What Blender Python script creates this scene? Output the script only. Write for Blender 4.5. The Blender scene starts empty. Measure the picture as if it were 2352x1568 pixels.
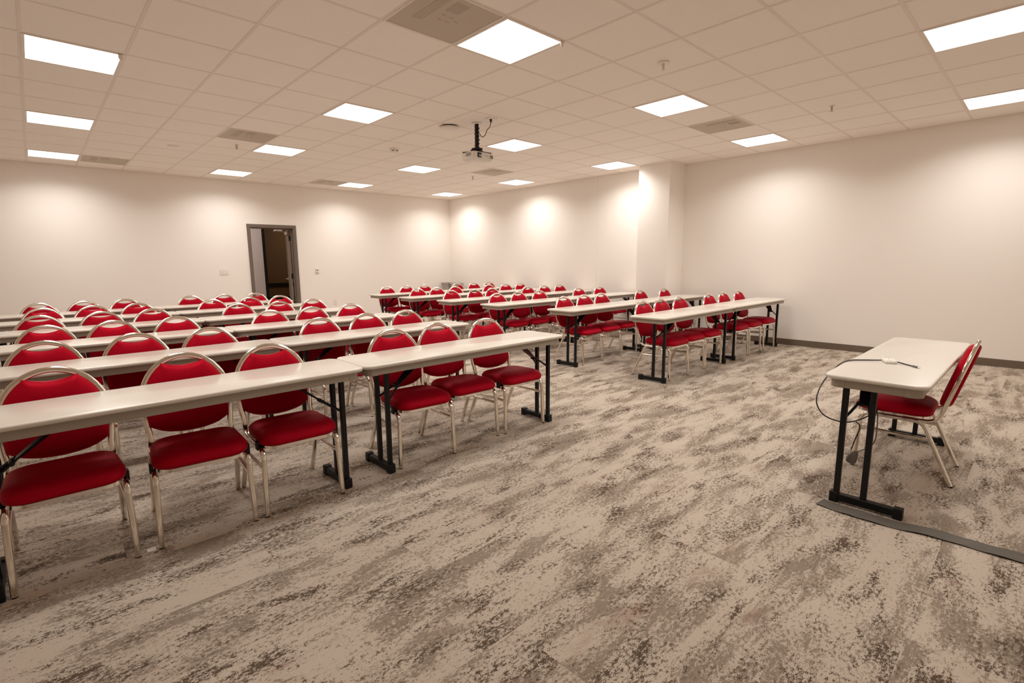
import bpy, bmesh, math, random
from mathutils import Vector, Matrix

random.seed(7)
S = bpy.context.scene
COL = S.collection
T = 0.6096            # ceiling grid pitch
CH = 2.995            # ceiling height
XN, XF = 8.55, 8.36   # right wall (near part / part beyond the column)
YB = 6.096            # back wall
XL, YF = -2.45, -6.8  # left wall, front wall (both out of frame)

# ------------------------------------------------------------------ camera
F_PX, YAW, PITCH, ROLL = 1155.6, 0.74201, 0.156747, -0.010932
CAM = Vector((-0.1254, -5.1187, CH - 1.63533))
fw = Vector((math.sin(YAW) * math.cos(PITCH), math.cos(YAW) * math.cos(PITCH), -math.sin(PITCH)))
r0 = Vector((math.cos(YAW), -math.sin(YAW), 0))
u0 = r0.cross(fw)
RT = math.cos(ROLL) * r0 + math.sin(ROLL) * u0
UP = -math.sin(ROLL) * r0 + math.cos(ROLL) * u0
cd = bpy.data.cameras.new('camera')
cam = bpy.data.objects.new('camera', cd)
COL.objects.link(cam)
cam.matrix_world = Matrix((
    (RT.x, UP.x, -fw.x, CAM.x), (RT.y, UP.y, -fw.y, CAM.y), (RT.z, UP.z, -fw.z, CAM.z), (0, 0, 0, 1)))
cd.sensor_width = 36.0
cd.lens = F_PX / 2352 * 36.0
cd.shift_x = 29.01 / 2352
cd.shift_y = -2.12 / 2352
cd.clip_start = 0.02
S.camera = cam

# ------------------------------------------------------------------ world, exposure, lamp output
w = bpy.data.worlds.new('world')
S.world = w
w.use_nodes = True
w.node_tree.nodes['Background'].inputs[0].default_value = (0.9, 0.8, 0.7, 1)
w.node_tree.nodes['Background'].inputs[1].default_value = 0.0
S.view_settings.view_transform = 'Standard'
S.view_settings.look = 'None'
S.view_settings.gamma = 1.0
S.view_settings.use_curve_mapping = False
S.view_settings.exposure = 0.0
LAMP_COLOUR = (1.0, 0.955, 0.90, 1)
LAMP_GLOW = 3.0        # what the diffuser itself shows
LAMP_WATTS = 18.0      # downward beam of each panel
LAMP_SPREAD = math.radians(144)
S.cycles.max_bounces = 12
S.cycles.diffuse_bounces = 10
S.cycles.sample_clamp_indirect = 6.0


# ------------------------------------------------------------------ materials
def mat(name, col, rough=0.6, metal=0.0, spec=0.5, bump=None, var=None, sheen=0.0):
    m = bpy.data.materials.new(name)
    m.use_nodes = True
    nt = m.node_tree
    b = nt.nodes['Principled BSDF']
    b.inputs['Base Color'].default_value = (*col, 1)
    b.inputs['Roughness'].default_value = rough
    b.inputs['Metallic'].default_value = metal
    b.inputs['Specular IOR Level'].default_value = spec
    if sheen:
        b.inputs['Sheen Weight'].default_value = sheen
        b.inputs['Sheen Roughness'].default_value = 0.4
        b.inputs['Sheen Tint'].default_value = (*col, 1)
    tc = nt.nodes.new('ShaderNodeTexCoord')
    if var:                       # (scale, amount): mottled colour
        n = nt.nodes.new('ShaderNodeTexNoise')
        n.inputs['Scale'].default_value = var[0]
        n.inputs['Detail'].default_value = 6
        nt.links.new(tc.outputs['Object'], n.inputs['Vector'])
        mx = nt.nodes.new('ShaderNodeMix')
        mx.data_type = 'RGBA'
        k = var[1]
        mx.inputs[6].default_value = (*[c * (1 - k) for c in col], 1)
        mx.inputs[7].default_value = (*[min(1, c * (1 + k)) for c in col], 1)
        nt.links.new(n.outputs['Fac'], mx.inputs[0])
        nt.links.new(mx.outputs[2], b.inputs['Base Color'])
    if bump:                      # (scale, strength, distance)
        n2 = nt.nodes.new('ShaderNodeTexNoise')
        n2.inputs['Scale'].default_value = bump[0]
        n2.inputs['Detail'].default_value = 4
        nt.links.new(tc.outputs['Object'], n2.inputs['Vector'])
        bp = nt.nodes.new('ShaderNodeBump')
        bp.inputs['Strength'].default_value = bump[1]
        bp.inputs['Distance'].default_value = bump[2]
        nt.links.new(n2.outputs['Fac'], bp.inputs['Height'])
        nt.links.new(bp.outputs['Normal'], b.inputs['Normal'])
    return m


def emit_mat(name, col, power):
    m = bpy.data.materials.new(name)
    m.use_nodes = True
    nt = m.node_tree
    nt.nodes.remove(nt.nodes['Principled BSDF'])
    e = nt.nodes.new('ShaderNodeEmission')
    e.inputs[0].default_value = col
    e.inputs[1].default_value = power
    nt.links.new(e.outputs[0], nt.nodes['Material Output'].inputs[0])
    return m


def carpet_mat():
    m = bpy.data.materials.new('carpet')
    m.use_nodes = True
    nt = m.node_tree
    N, L = nt.nodes.new, nt.links.new
    b = nt.nodes['Principled BSDF']
    b.inputs['Roughness'].default_value = 0.95
    b.inputs['Specular IOR Level'].default_value = 0.1
    geo = N('ShaderNodeNewGeometry')
    oi = N('ShaderNodeObjectInfo')
    wn = N('ShaderNodeTexWhiteNoise')
    wn.noise_dimensions = '1D'
    L(oi.outputs['Random'], wn.inputs['W'])
    off = N('ShaderNodeVectorMath')
    off.operation = 'MULTIPLY_ADD'
    sel = N('ShaderNodeMath')          # only some tiles were laid out of register
    sel.operation = 'GREATER_THAN'
    sel.inputs[1].default_value = 0.82
    L(wn.outputs['Value'], sel.inputs[0])
    gate = N('ShaderNodeVectorMath')
    gate.operation = 'SCALE'
    L(wn.outputs['Color'], gate.inputs[0])
    L(sel.outputs[0], gate.inputs['Scale'])
    L(gate.outputs[0], off.inputs[0])
    off.inputs[1].default_value = (9, 7, 0)
    L(geo.outputs['Position'], off.inputs[2])

    def noise(sx, sy, detail, rough, dist=0.0):
        mp = N('ShaderNodeMapping')
        mp.inputs['Scale'].default_value = (sx, sy, 1)
        L(off.outputs[0], mp.inputs['Vector'])
        n = N('ShaderNodeTexNoise')
        n.inputs['Scale'].default_value = 1.0
        n.inputs['Detail'].default_value = detail
        n.inputs['Roughness'].default_value = rough
        n.inputs['Distortion'].default_value = dist
        L(mp.outputs[0], n.inputs['Vector'])
        return n.outputs['Fac']

    def math_(op, a, b_):
        n = N('ShaderNodeMath')
        n.operation = op
        for i, v in enumerate((a, b_)):
            if isinstance(v, (int, float)):
                n.inputs[i].default_value = v
            else:
                L(v, n.inputs[i])
        return n.outputs[0]

    def ramp(f, stops):
        r = N('ShaderNodeValToRGB')
        e = r.color_ramp.elements
        e[0].position, e[0].color = stops[0][0], (*stops[0][1], 1)
        e[1].position, e[1].color = stops[1][0], (*stops[1][1], 1)
        for p, c in stops[2:]:
            x = e.new(p)
            x.color = (*c, 1)
        L(f, r.inputs[0])
        return r.outputs[0]

    def mix(f, a, b_):
        n = N('ShaderNodeMix')
        n.data_type = 'RGBA'
        L(f, n.inputs[0])
        for s, v in ((6, a), (7, b_)):
            if isinstance(v, tuple):
                n.inputs[s].default_value = (*v, 1)
            else:
                L(v, n.inputs[s])
        return n.outputs[2]
    speck = noise(230, 300, 2, 0.6)
    sp2 = noise(48, 80, 5, 0.8)
    sp = math_('ADD', math_('MULTIPLY', math_('SUBTRACT', speck, 0.5), 0.42),
               math_('MULTIPLY', math_('SUBTRACT', sp2, 0.5), 1.0))
    big = noise(1.7, 5.6, 9, 0.7, 0.35)
    light = (0.55, 0.47, 0.39)
    mid = (0.285, 0.23, 0.18)
    dark = (0.11, 0.076, 0.052)
    f1 = math_('ADD', big, math_('MULTIPLY', sp, 0.75))
    base = ramp(f1, [(0.445, mid), (0.505, light)])
    d1 = noise(2.6, 7.5, 9, 0.68, 0.3)
    f2 = math_('ADD', d1, math_('MULTIPLY', sp, 0.85))
    darkf = ramp(f2, [(0.388, (1, 1, 1)), (0.43, (0, 0, 0))])
    c1 = mix(darkf, base, dark)
    r1 = noise(2.1, 5.0, 5, 0.6)
    f3 = math_('ADD', r1, math_('MULTIPLY', sp, 0.5))
    redf = ramp(f3, [(0.63, (0, 0, 0)), (0.70, (0.55, 0.55, 0.55))])
    c2 = mix(redf, c1, (0.32, 0.215, 0.165))
    fib = noise(420, 420, 2, 0.6)
    vfib = ramp(fib, [(0.25, (0.72, 0.72, 0.72)), (0.75, (1.15, 1.15, 1.15))])
    mul = N('ShaderNodeMix')
    mul.data_type = 'RGBA'
    mul.blend_type = 'MULTIPLY'
    mul.inputs[0].default_value = 1.0
    L(c2, mul.inputs[6])
    L(vfib, mul.inputs[7])
    L(mul.outputs[2], b.inputs['Base Color'])
    bp = N('ShaderNodeBump')
    bp.inputs['Strength'].default_value = 0.35
    bp.inputs['Distance'].default_value = 0.003
    L(fib, bp.inputs['Height'])
    L(bp.outputs[0], b.inputs['Normal'])
    return m


def perforated_mat():
    """painted steel sheet punched with small round holes one can look through"""
    m = bpy.data.materials.new('perforated_sheet')
    m.use_nodes = True
    nt = m.node_tree
    N, L = nt.nodes.new, nt.links.new
    b = nt.nodes['Principled BSDF']
    b.inputs['Base Color'].default_value = (0.68, 0.595, 0.49, 1)
    b.inputs['Roughness'].default_value = 0.5
    tc = N('ShaderNodeTexCoord')
    vo = N('ShaderNodeTexVoronoi')
    vo.inputs['Scale'].default_value = 210
    vo.inputs['Randomness'].default_value = 0.0
    L(tc.outputs['Object'], vo.inputs['Vector'])
    lt = N('ShaderNodeMath')
    lt.operation = 'LESS_THAN'
    lt.inputs[1].default_value = 0.31
    L(vo.outputs['Distance'], lt.inputs[0])
    tr = N('ShaderNodeBsdfTransparent')
    mx = N('ShaderNodeMixShader')
    L(lt.outputs[0], mx.inputs[0])
    L(b.outputs[0], mx.inputs[1])
    L(tr.outputs[0], mx.inputs[2])
    L(mx.outputs[0], nt.nodes['Material Output'].inputs[0])
    return m


M = dict(
    wall=mat('wall_paint', (0.89, 0.845, 0.795), 0.75, bump=(260, 0.12, 0.001)),
    tile=mat('ceiling_tile_white', (0.92, 0.86, 0.80), 0.9, spec=0.2, bump=(300, 0.25, 0.001), var=(120, 0.03)),
    tee=mat('tee_bar_paint', (0.80, 0.72, 0.65), 0.5),
    plenum=mat('plenum_grey', (0.2, 0.18, 0.16), 0.9),
    base=mat('vinyl_base', (0.155, 0.115, 0.08), 0.5, var=(9, 0.1)),
    red=mat('red_fabric', (0.39, 0.001, 0.014), 0.58, metal=0.42, spec=0.1, bump=(700, 0.3, 0.0008), var=(90, 0.14), sheen=0.0),
    chrome=mat('nickel_chrome', (0.84, 0.78, 0.70), 0.13, metal=1.0),
    black=mat('black_steel', (0.005, 0.005, 0.006), 0.4, spec=0.3),
    rubber=mat('black_plastic', (0.006, 0.006, 0.006), 0.5, spec=0.3),
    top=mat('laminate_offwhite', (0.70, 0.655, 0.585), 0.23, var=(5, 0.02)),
    apron=mat('apron_shaded_offwhite', (0.35, 0.305, 0.25), 0.5, var=(7, 0.03)),  # off-white darkened to carry the shade of its upright faces
    absorber=mat('bounce_absorber', (0.035, 0.027, 0.02), 0.8),  # for unseen dark panels added to soak up bounce light
    frame_paint=mat('door_frame_paint', (0.155, 0.12, 0.095), 0.45),
    wood=mat('door_leaf', (0.24, 0.18, 0.14), 0.5),
    brown=mat('brown_wall', (0.20, 0.105, 0.045), 0.7, var=(60, 0.35)),
    darkrail=mat('dark_rail', (0.016, 0.012, 0.010), 0.7, spec=0.2),
    steel=mat('satin_steel', (0.75, 0.72, 0.68), 0.3, metal=1.0),
    white=mat('white_plastic', (0.83, 0.78, 0.72), 0.4),
    dim_white=mat('fixture_white', (0.78, 0.70, 0.62), 0.45),
    grey=mat('bin_grey', (0.38, 0.34, 0.31), 0.4),
    lightgrey=mat('bin_lightgrey', (0.50, 0.455, 0.42), 0.4),
    dark=mat('slot_and_shadow_dark', (0.02, 0.018, 0.016), 0.7),
    ink=mat('grey_ink', (0.16, 0.14, 0.12), 0.6),
    lens=mat('lens_glass', (0.015, 0.013, 0.016), 0.05, spec=0.9),
    cable=mat('black_cable', (0.016, 0.013, 0.012), 0.45),
    cover=mat('grey_cable_cover', (0.115, 0.10, 0.082), 0.8, bump=(350, 0.4, 0.001), var=(14, 0.25)),
    brass=mat('sprinkler_brass', (0.5, 0.4, 0.26), 0.35, metal=1.0),
    slot=mat('pressed_slots', (0.46, 0.395, 0.32), 0.6),
    duct=mat('diffuser_core', (0.32, 0.27, 0.21), 0.6),
    hall=mat('hall_paint', (0.72, 0.66, 0.63), 0.8),
    carpet=carpet_mat(),
    hallfloor=mat('hall_carpet', (0.09, 0.065, 0.05), 0.95, var=(40, 0.3)),
    perf=perforated_mat(),
    lamp=emit_mat('lit_diffuser', LAMP_COLOUR, LAMP_GLOW),
    hallfill=emit_mat('hall_fill_diffuser', (1.0, 0.90, 0.86, 1), 16.0),
    dimfill=emit_mat('dim_hall_fill_diffuser', (1.0, 0.86, 0.68, 1), 10.0),
)


# ------------------------------------------------------------------ mesh helpers
def link(name, me, m=None, parent=None, loc=None):
    o = bpy.data.objects.new(name, me)
    COL.objects.link(o)
    if m is not None and not me.materials:
        me.materials.append(m)
    if parent is not None:
        o.parent = parent
    if loc:
        o.location = loc
    return o


def mesh_of(bm, name, smooth=False):
    bmesh.ops.recalc_face_normals(bm, faces=bm.faces[:])
    me = bpy.data.meshes.new(name)
    if smooth:
        for f in bm.faces:
            f.smooth = True
    bm.to_mesh(me)
    bm.free()
    return me


def obj(name, bm, m, parent=None, loc=None, smooth=False, sharp=None):
    me = mesh_of(bm, name, smooth)
    if sharp is not None:
        me.set_sharp_from_angle(angle=math.radians(sharp))
    return link(name, me, m, parent, loc)


def tag(o, label=None, cat=None, group=None, kind=None):
    if label:
        o['label'] = label
    if cat:
        o['category'] = cat
    if group:
        o['group'] = group
    if kind:
        o['kind'] = kind
    return o


def empty(name, loc=(0, 0, 0), rz=0.0):
    o = bpy.data.objects.new(name, None)
    o.empty_display_size = 0.1
    COL.objects.link(o)
    o.location = loc
    o.rotation_euler = (0, 0, rz)
    return o


def box(bm, x0, x1, y0, y1, z0, z1, bev=0.0, seg=2):
    r = bmesh.ops.create_cube(bm, size=1.0)
    vs = r['verts']
    for v in vs:
        v.co = Vector(((x0 + x1) / 2 + v.co.x * (x1 - x0), (y0 + y1) / 2 + v.co.y * (y1 - y0),
                       (z0 + z1) / 2 + v.co.z * (z1 - z0)))
    if bev > 0:
        es = list({e for v in vs for e in v.link_edges})
        bmesh.ops.bevel(bm, geom=es, offset=bev, segments=seg, affect='EDGES', profile=0.5)
    return bm


def B(*a, **k):
    return box(bmesh.new(), *a, **k)


def cyl(bm, p, r, h, axis='z', n=20, r2=None):
    r2 = r if r2 is None else r2
    rot = {'z': Matrix(), 'x': Matrix.Rotation(math.pi / 2, 4, 'Y'), 'y': Matrix.Rotation(-math.pi / 2, 4, 'X')}[axis]
    bmesh.ops.create_cone(bm, cap_ends=True, segments=n, radius1=r, radius2=r2, depth=h,
                          matrix=Matrix.Translation(p) @ rot)
    return bm


def catmull(pts, k=6, closed=False):
    P = [Vector(p) for p in pts]
    n = len(P)
    out = []
    for i in range(n if closed else n - 1):
        if closed:
            a, b, c, d = P[(i - 1) % n], P[i], P[(i + 1) % n], P[(i + 2) % n]
        else:
            b, c = P[i], P[i + 1]
            a = P[i - 1] if i else b * 2 - c
            d = P[i + 2] if i + 2 < n else c * 2 - b
        for j in range(k):
            t = j / k
            out.append(0.5 * ((2 * b) + (c - a) * t + (2 * a - 5 * b + 4 * c - d) * t * t
                              + (3 * b - a - 3 * c + d) * t ** 3))
    if not closed:
        out.append(P[-1])
    return out


def fillet(pts, r, k=5):
    """polyline with rounded corners"""
    P = [Vector(p) for p in pts]
    out = [P[0]]
    for i in range(1, len(P) - 1):
        a, b, c = P[i - 1], P[i], P[i + 1]
        d1, d2 = (a - b), (c - b)
        rr = min(r, d1.length * 0.48, d2.length * 0.48)
        s, e = b + d1.normalized() * rr, b + d2.normalized() * rr
        for j in range(k + 1):
            t = j / k
            out.append((1 - t) ** 2 * s + 2 * t * (1 - t) * b + t * t * e)
    out.append(P[-1])
    return out


def round_profile(w_, h_, r, k=2):
    pts = []
    for cx, cy, a0 in ((w_ / 2 - r, h_ / 2 - r, 0), (-w_ / 2 + r, h_ / 2 - r, 90),
                       (-w_ / 2 + r, -h_ / 2 + r, 180), (w_ / 2 - r, -h_ / 2 + r, 270)):
        for j in range(k + 1):
            a = math.radians(a0 + 90 * j / k)
            pts.append((cx + r * math.cos(a), cy + r * math.sin(a)))
    return pts


def circle_profile(r, n=8):
    return [(r * math.cos(2 * math.pi * i / n), r * math.sin(2 * math.pi * i / n)) for i in range(n)]


def sweep(bm, path, prof, side=Vector((1, 0, 0)), scale=None):
    """prof x axis stays near `side`, y axis = tangent x side"""
    P = [Vector(p) for p in path]
    rings = []
    n = len(P)
    for i, p in enumerate(P):
        t = (P[min(i + 1, n - 1)] - P[max(i - 1, 0)]).normalized()
        s = side(i / (n - 1), t) if callable(side) else side
        s = (s - t * s.dot(t))
        if s.length < 1e-4:
            s = Vector((0, 1, 0)) - t * t.y
        s.normalize()
        b = t.cross(s)
        k = scale(i / (n - 1)) if scale else 1.0
        rings.append([bm.verts.new(p + s * x * k + b * y * k) for x, y in prof])
    m = len(prof)
    for a, b in zip(rings, rings[1:]):
        for j in range(m):
            bm.faces.new((a[j], a[(j + 1) % m], b[(j + 1) % m], b[j]))
    bm.faces.new(rings[0])
    bm.faces.new(rings[-1])
    return bm


def tube(bm, path, r, n=8):
    """round tube with parallel-transported frame"""
    P = [Vector(p) for p in path]
    t0 = (P[1] - P[0]).normalized()
    ref = Vector((0, 0, 1)) if abs(t0.z) < 0.8 else Vector((1, 0, 0))
    state = {'s': ref}

    def side(_, t):
        s = state['s'] - t * state['s'].dot(t)
        if s.length < 1e-5:
            s = Vector((1, 0.3, 0)) - t * t.dot(Vector((1, 0.3, 0)))
        s.normalize()
        state['s'] = s
        return s
    return sweep(bm, P, circle_profile(r, n), side)


def prism(bm, outline, z0, z1):
    """vertical prism from a list of (x, y)"""
    a = [bm.verts.new((x, y, z0)) for x, y in outline]
    b = [bm.verts.new((x, y, z1)) for x, y in outline]
    n = len(a)
    bm.faces.new(a[::-1])
    bm.faces.new(b)
    for i in range(n):
        bm.faces.new((a[i], a[(i + 1) % n], b[(i + 1) % n], b[i]))
    return bm


def rrect(x0, x1, y0, y1, r, k=5):
    pts = []
    for cx, cy, a0 in ((x1 - r, y1 - r, 0), (x0 + r, y1 - r, 90), (x0 + r, y0 + r, 180), (x1 - r, y0 + r, 270)):
        for j in range(k + 1):
            a = math.radians(a0 + 90 * j / k)
            pts.append((cx + r * math.cos(a), cy + r * math.sin(a)))
    return pts


def loft(bm, layers, cap0=True, cap1=True):
    """layers: list of equally long lists of 3-D points"""
    R = [[bm.verts.new(p) for p in l] for l in layers]
    m = len(R[0])
    for a, b in zip(R, R[1:]):
        for j in range(m):
            bm.faces.new((a[j], a[(j + 1) % m], b[(j + 1) % m], b[j]))
    if cap0:
        bm.faces.new(R[0])
    if cap1:
        bm.faces.new(R[-1])
    return bm


def copy_tree(o, parent=None):
    c = o.copy()
    COL.objects.link(c)
    if parent is not None:
        c.parent = parent
    for ch in list(o.children):
        copy_tree(ch, c)
    return c


def in_frame(p, margin=0.06):
    d = Vector(p) - CAM
    z = d.dot(fw)
    if z < 0.05:
        return False
    x = 1147 + F_PX * d.dot(RT) / z
    y = 782 - F_PX * d.dot(UP) / z
    return -2352 * margin < x < 2352 * (1 + margin) and -1568 * margin < y < 1568 * (1 + margin)


# ------------------------------------------------------------------ room shell
# floor: a slab carrying carpet tiles
floor = tag(obj('floor', B(XL - 0.2, XN + 0.2, YF - 0.2, YB + 0.001, -0.12, -0.008), M['plenum']), kind='structure')
PW, PD = 1.0, 0.5
pm = mesh_of(B(-PW / 2 + 0.0001, PW / 2 - 0.0001, -PD / 2 + 0.0001, PD / 2 - 0.0001, -0.008, 0.0, bev=0.0003, seg=1), 'carpet_tile')
rest = bmesh.new()
cells = []
j = 0
y = YB - PD / 2
while y > YF - PD:
    x = XL + (0.5 if j % 2 else 0.0) * PW
    while x < XN + PW / 2:
        vis = any(in_frame((x + a * PW / 2, y + b * PD / 2, 0), 0.0) for a in (-1, 0, 1) for b in (-1, 0, 1))
        if vis and x + PW / 2 < XN + 0.2:
            cells.append(((Vector((x, y, 0)) - CAM).length, x, y))
        else:
            box(rest, x - PW / 2 + 0.0006, x + PW / 2 - 0.0006, y - PD / 2 + 0.0006, y + PD / 2 - 0.0006, -0.008, 0)
        x += PW
    y -= PD
    j += 1
cells.sort()
for i, (_, x, y) in enumerate(cells):
    if i < 300:
        link('carpet_tile', pm, M['carpet'], floor, (x, y, 0))
    else:
        box(rest, x - PW / 2 + 0.0006, x + PW / 2 - 0.0006, y - PD / 2 + 0.0006, y + PD / 2 - 0.0006, -0.008, 0)
tag(obj('carpet_tile', rest, M['carpet'], floor), kind='stuff')

# door opening in the back wall
DX0, DX1, DZ = 3.245, 4.135, 2.11
wb = bmesh.new()
box(wb, XL - 0.2, DX0, YB, YB + 0.14, -0.1, CH + 0.15)
box(wb, DX1, XN + 0.2, YB, YB + 0.14, -0.1, CH + 0.15)
box(wb, DX0, DX1, YB, YB + 0.14, DZ, CH + 0.15)
tag(obj('wall_back', wb, M['wall']), kind='structure')
wr = bmesh.new()
box(wr, XN, XN + 0.2, YF - 0.2, 0.0, -0.1, CH + 0.15)
tag(obj('wall_right', wr, M['wall']), kind='structure')
wr2 = bmesh.new()
box(wr2, XF, XF + 0.3, 1.184, YB, -0.1, CH + 0.15)
box(wr2, XF + 0.004, XF + 0.3, 1.178, 1.184, -0.1, CH + 0.15)
box(wr2, XF, XF + 0.3, 0.0, 1.178, -0.1, CH + 0.15)
tag(obj('wall_right', wr2, M['wall']), kind='structure')
wc = B(8.03, XN + 0.05, -0.565, 0.045, -0.1, CH + 0.15, bev=0.008, seg=2)
tag(obj('wall_column', wc, M['wall']), kind='structure')
tag(obj('wall_left', B(XL - 0.2, XL, YF - 0.2, YB, -0.1, CH + 0.15), M['wall']), kind='structure')
tag(obj('wall_front', B(XL - 0.2, XN + 0.2, YF - 0.2, YF, -0.1, CH + 0.15), M['wall']), kind='structure')

bb = bmesh.new()
box(bb, XN - 0.007, XN + 0.001, YF, -0.565, 0, 0.095, bev=0.002, seg=1)
tag(obj('baseboard_right', bb, M['base']), kind='structure')
bb = bmesh.new()
box(bb, XF - 0.007, XF + 0.001, 0.045, YB, 0, 0.095, bev=0.002, seg=1)
tag(obj('baseboard_right', bb, M['base']), kind='structure')
bb = bmesh.new()
box(bb, 8.023, 8.031, -0.572, 0.052, 0, 0.095, bev=0.002, seg=1)
box(bb, 8.03, XN - 0.007, -0.572, -0.564, 0, 0.095, bev=0.002, seg=1)
box(bb, 8.03, XF - 0.007, 0.044, 0.052, 0, 0.095, bev=0.002, seg=1)
tag(obj('baseboard_column', bb, M['base']), kind='structure')
bb = bmesh.new()
box(bb, XL, DX0 - 0.055, YB - 0.007, YB + 0.001, 0, 0.095, bev=0.002, seg=1)
box(bb, DX1 + 0.055, XF - 0.007, YB - 0.007, YB + 0.001, 0, 0.095, bev=0.002, seg=1)
tag(obj('baseboard_back', bb, M['base']), kind='structure')
tag(obj('baseboard_left', B(XL - 0.001, XL + 0.007, YF, YB - 0.007, 0, 0.095), M['base']), kind='structure')

# ceiling: slab over the plenum, tee bars, tiles
ceil = tag(obj('ceiling', B(XL - 0.2, XN + 0.25, YF - 0.2, YB + 0.14, CH + 0.12, CH + 0.2), M['plenum']), kind='structure')
LIGHTS = [(a, b) for a in (0, 4, 8, 12) for b in (-8, -4, 0, 4, 8) if (a, b) != (0, -8)]
VENTS = [(3, -4), (3, 3), (1, 8), (7, 8), (10, 3), (10, -4)]
taken = set(LIGHTS) | set(VENTS)
i0, i1 = math.floor(XL / T), math.ceil(XN / T)
j0, j1 = math.floor(YF / T), round(YB / T)
tm = mesh_of(B(-T / 2 + 0.009, T / 2 - 0.009, -T / 2 + 0.009, T / 2 - 0.009, 0.0025, 0.02, bev=0.0015, seg=1), 'ceiling_tile')
rest = bmesh.new()
cells = []
for a in range(i0, i1):
    for b in range(j0, j1):
        if (a, b) in taken:
            continue
        x0, x1, y0, y1 = a * T, (a + 1) * T, b * T, (b + 1) * T
        xw = XN if b < 0 else XF
        vis = any(in_frame((px, py, CH), 0.0) for px in (x0, (x0 + x1) / 2, x1) for py in (y0, (y0 + y1) / 2, y1))
        full = x0 > XL - 0.01 and x1 < xw + 0.03 and y0 > YF - 0.01
        if vis and full:
            cells.append(((Vector((x0, y0, CH)) - CAM).length, x0, y0, None))
        elif vis and xw - x0 > 0.05:
            cells.append(((Vector((x0, y0, CH)) - CAM).length, x0, y0, xw))
        else:
            box(rest, max(x0, XL) + 0.009, max(min(x1, xw) - 0.009, max(x0, XL) + 0.01), max(y0, YF) + 0.009, y1 - 0.009, CH + 0.0025, CH + 0.02)
cells.sort(key=lambda c: c[0])
for k, (_, x0, y0, cut) in enumerate(cells):
    if cut is not None:
        obj('ceiling_tile', B(x0 + 0.009, cut - 0.002, y0 + 0.009, y0 + T - 0.009, CH + 0.0025, CH + 0.02), M['tile'], ceil)
    elif k < 300:
        link('ceiling_tile', tm, M['tile'], ceil, (x0 + T / 2, y0 + T / 2, CH))
    else:
        box(rest, x0 + 0.009, x0 + T - 0.009, y0 + 0.009, y0 + T - 0.009, CH + 0.0025, CH + 0.02)
tag(obj('ceiling_tile', rest, M['tile'], ceil), kind='stuff')
for a in range(i0 + 1, i1 + 1):
    if a * T < XF or a * T < XN:
        y1 = YB if a * T < XF else -0.57
        t_ = bmesh.new()
        box(t_, a * T - 0.012, a * T + 0.012, YF, y1, CH, CH + 0.003, bev=0.0008, seg=1)
        box(t_, a * T - 0.003, a * T + 0.003, YF, y1, CH + 0.003, CH + 0.035)
        obj('tee_bar', t_, M['tee'], ceil)
for b in range(j0 + 1, j1):
    x1 = XN if b * T < -0.5 else XF
    t_ = bmesh.new()
    box(t_, XL, x1, b * T - 0.012, b * T + 0.012, CH + 0.0004, CH + 0.0032, bev=0.0008, seg=1)
    box(t_, XL, x1, b * T - 0.003, b * T + 0.003, CH + 0.003, CH + 0.035)
    obj('tee_bar', t_, M['tee'], ceil)
an = bmesh.new()
box(an, XL, XF, YB - 0.022, YB, CH - 0.0006, CH + 0.003)
obj('wall_angle', an, M['tee'], ceil)
an = bmesh.new()
box(an, XN - 0.022, XN, YF, -0.57, CH - 0.0006, CH + 0.003)
obj('wall_angle', an, M['tee'], ceil)
an = bmesh.new()
box(an, XF - 0.022, XF, 0.05, YB, CH - 0.0006, CH + 0.003)
obj('wall_angle', an, M['tee'], ceil)

# door, frame and the hallway beyond it
dr = empty('door_1', (0, 0, 0))
tag(dr, kind='structure')
fr = bmesh.new()
for xa, xb in ((DX0 - 0.055, DX0 + 0.012), (DX1 - 0.012, DX1 + 0.055)):
    box(fr, xa, xb, YB - 0.018, YB + 0.155, 0, DZ + 0.052, bev=0.003, seg=1)
box(fr, DX0 - 0.055, DX1 + 0.055, YB - 0.0185, YB + 0.1555, DZ - 0.012, DZ + 0.055, bev=0.003, seg=1)
box(fr, DX0 + 0.012, DX0 + 0.03, YB + 0.05, YB + 0.10, 0, DZ - 0.012)
box(fr, DX1 - 0.03, DX1 - 0.012, YB + 0.05, YB + 0.10, 0, DZ - 0.012)
box(fr, DX0 + 0.012, DX1 - 0.012, YB + 0.05, YB + 0.10, DZ - 0.03, DZ - 0.012)
obj('door_frame', fr, M['frame_paint'], dr)
HGX, HGY = DX1 - 0.03, YB + 0.15
leaf = obj('door_leaf', B(-0.045, 0.0, 0.0, 0.87, 0.012, DZ - 0.02, bev=0.003, seg=1), M['wood'], dr, (HGX, HGY, 0))
leaf.rotation_euler = (0, 0, math.radians(-17))
h_ = bmesh.new()
cyl(h_, (-0.055, 0.80, 1.0), 0.028, 0.02, 'x')
box(h_, -0.105, -0.09, 0.69, 0.81, 0.99, 1.012, bev=0.004)
cyl(h_, (-0.075, 0.80, 1.0), 0.009, 0.05, 'x')
obj('lever_handle', h_, M['steel'], leaf)
for z in (0.25, 1.08, 1.9):
    hg = bmesh.new()
    cyl(hg, (DX1 - 0.045, YB + 0.149, z), 0.011, 0.11, 'z', 12)
    box(hg, DX1 - 0.046, DX1 - 0.0135, YB + 0.11, YB + 0.149, z - 0.05, z + 0.05)
    obj('hinge', hg, M['darkrail'], dr)
cl = bmesh.new()
box(cl, -0.10, -0.045, 0.05, 0.31, DZ - 0.13, DZ - 0.075, bev=0.006)
obj('door_closer', cl, M['steel'], leaf)
ca = bmesh.new()
tube(ca, [(DX1 - 0.06, YB + 0.33, DZ - 0.066), (DX1 - 0.33, YB + 0.24, DZ - 0.06), (DX1 - 0.33, YB + 0.24, DZ - 0.052), (DX1 - 0.30, YB + 0.12, DZ - 0.048)], 0.010, 6)
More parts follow.
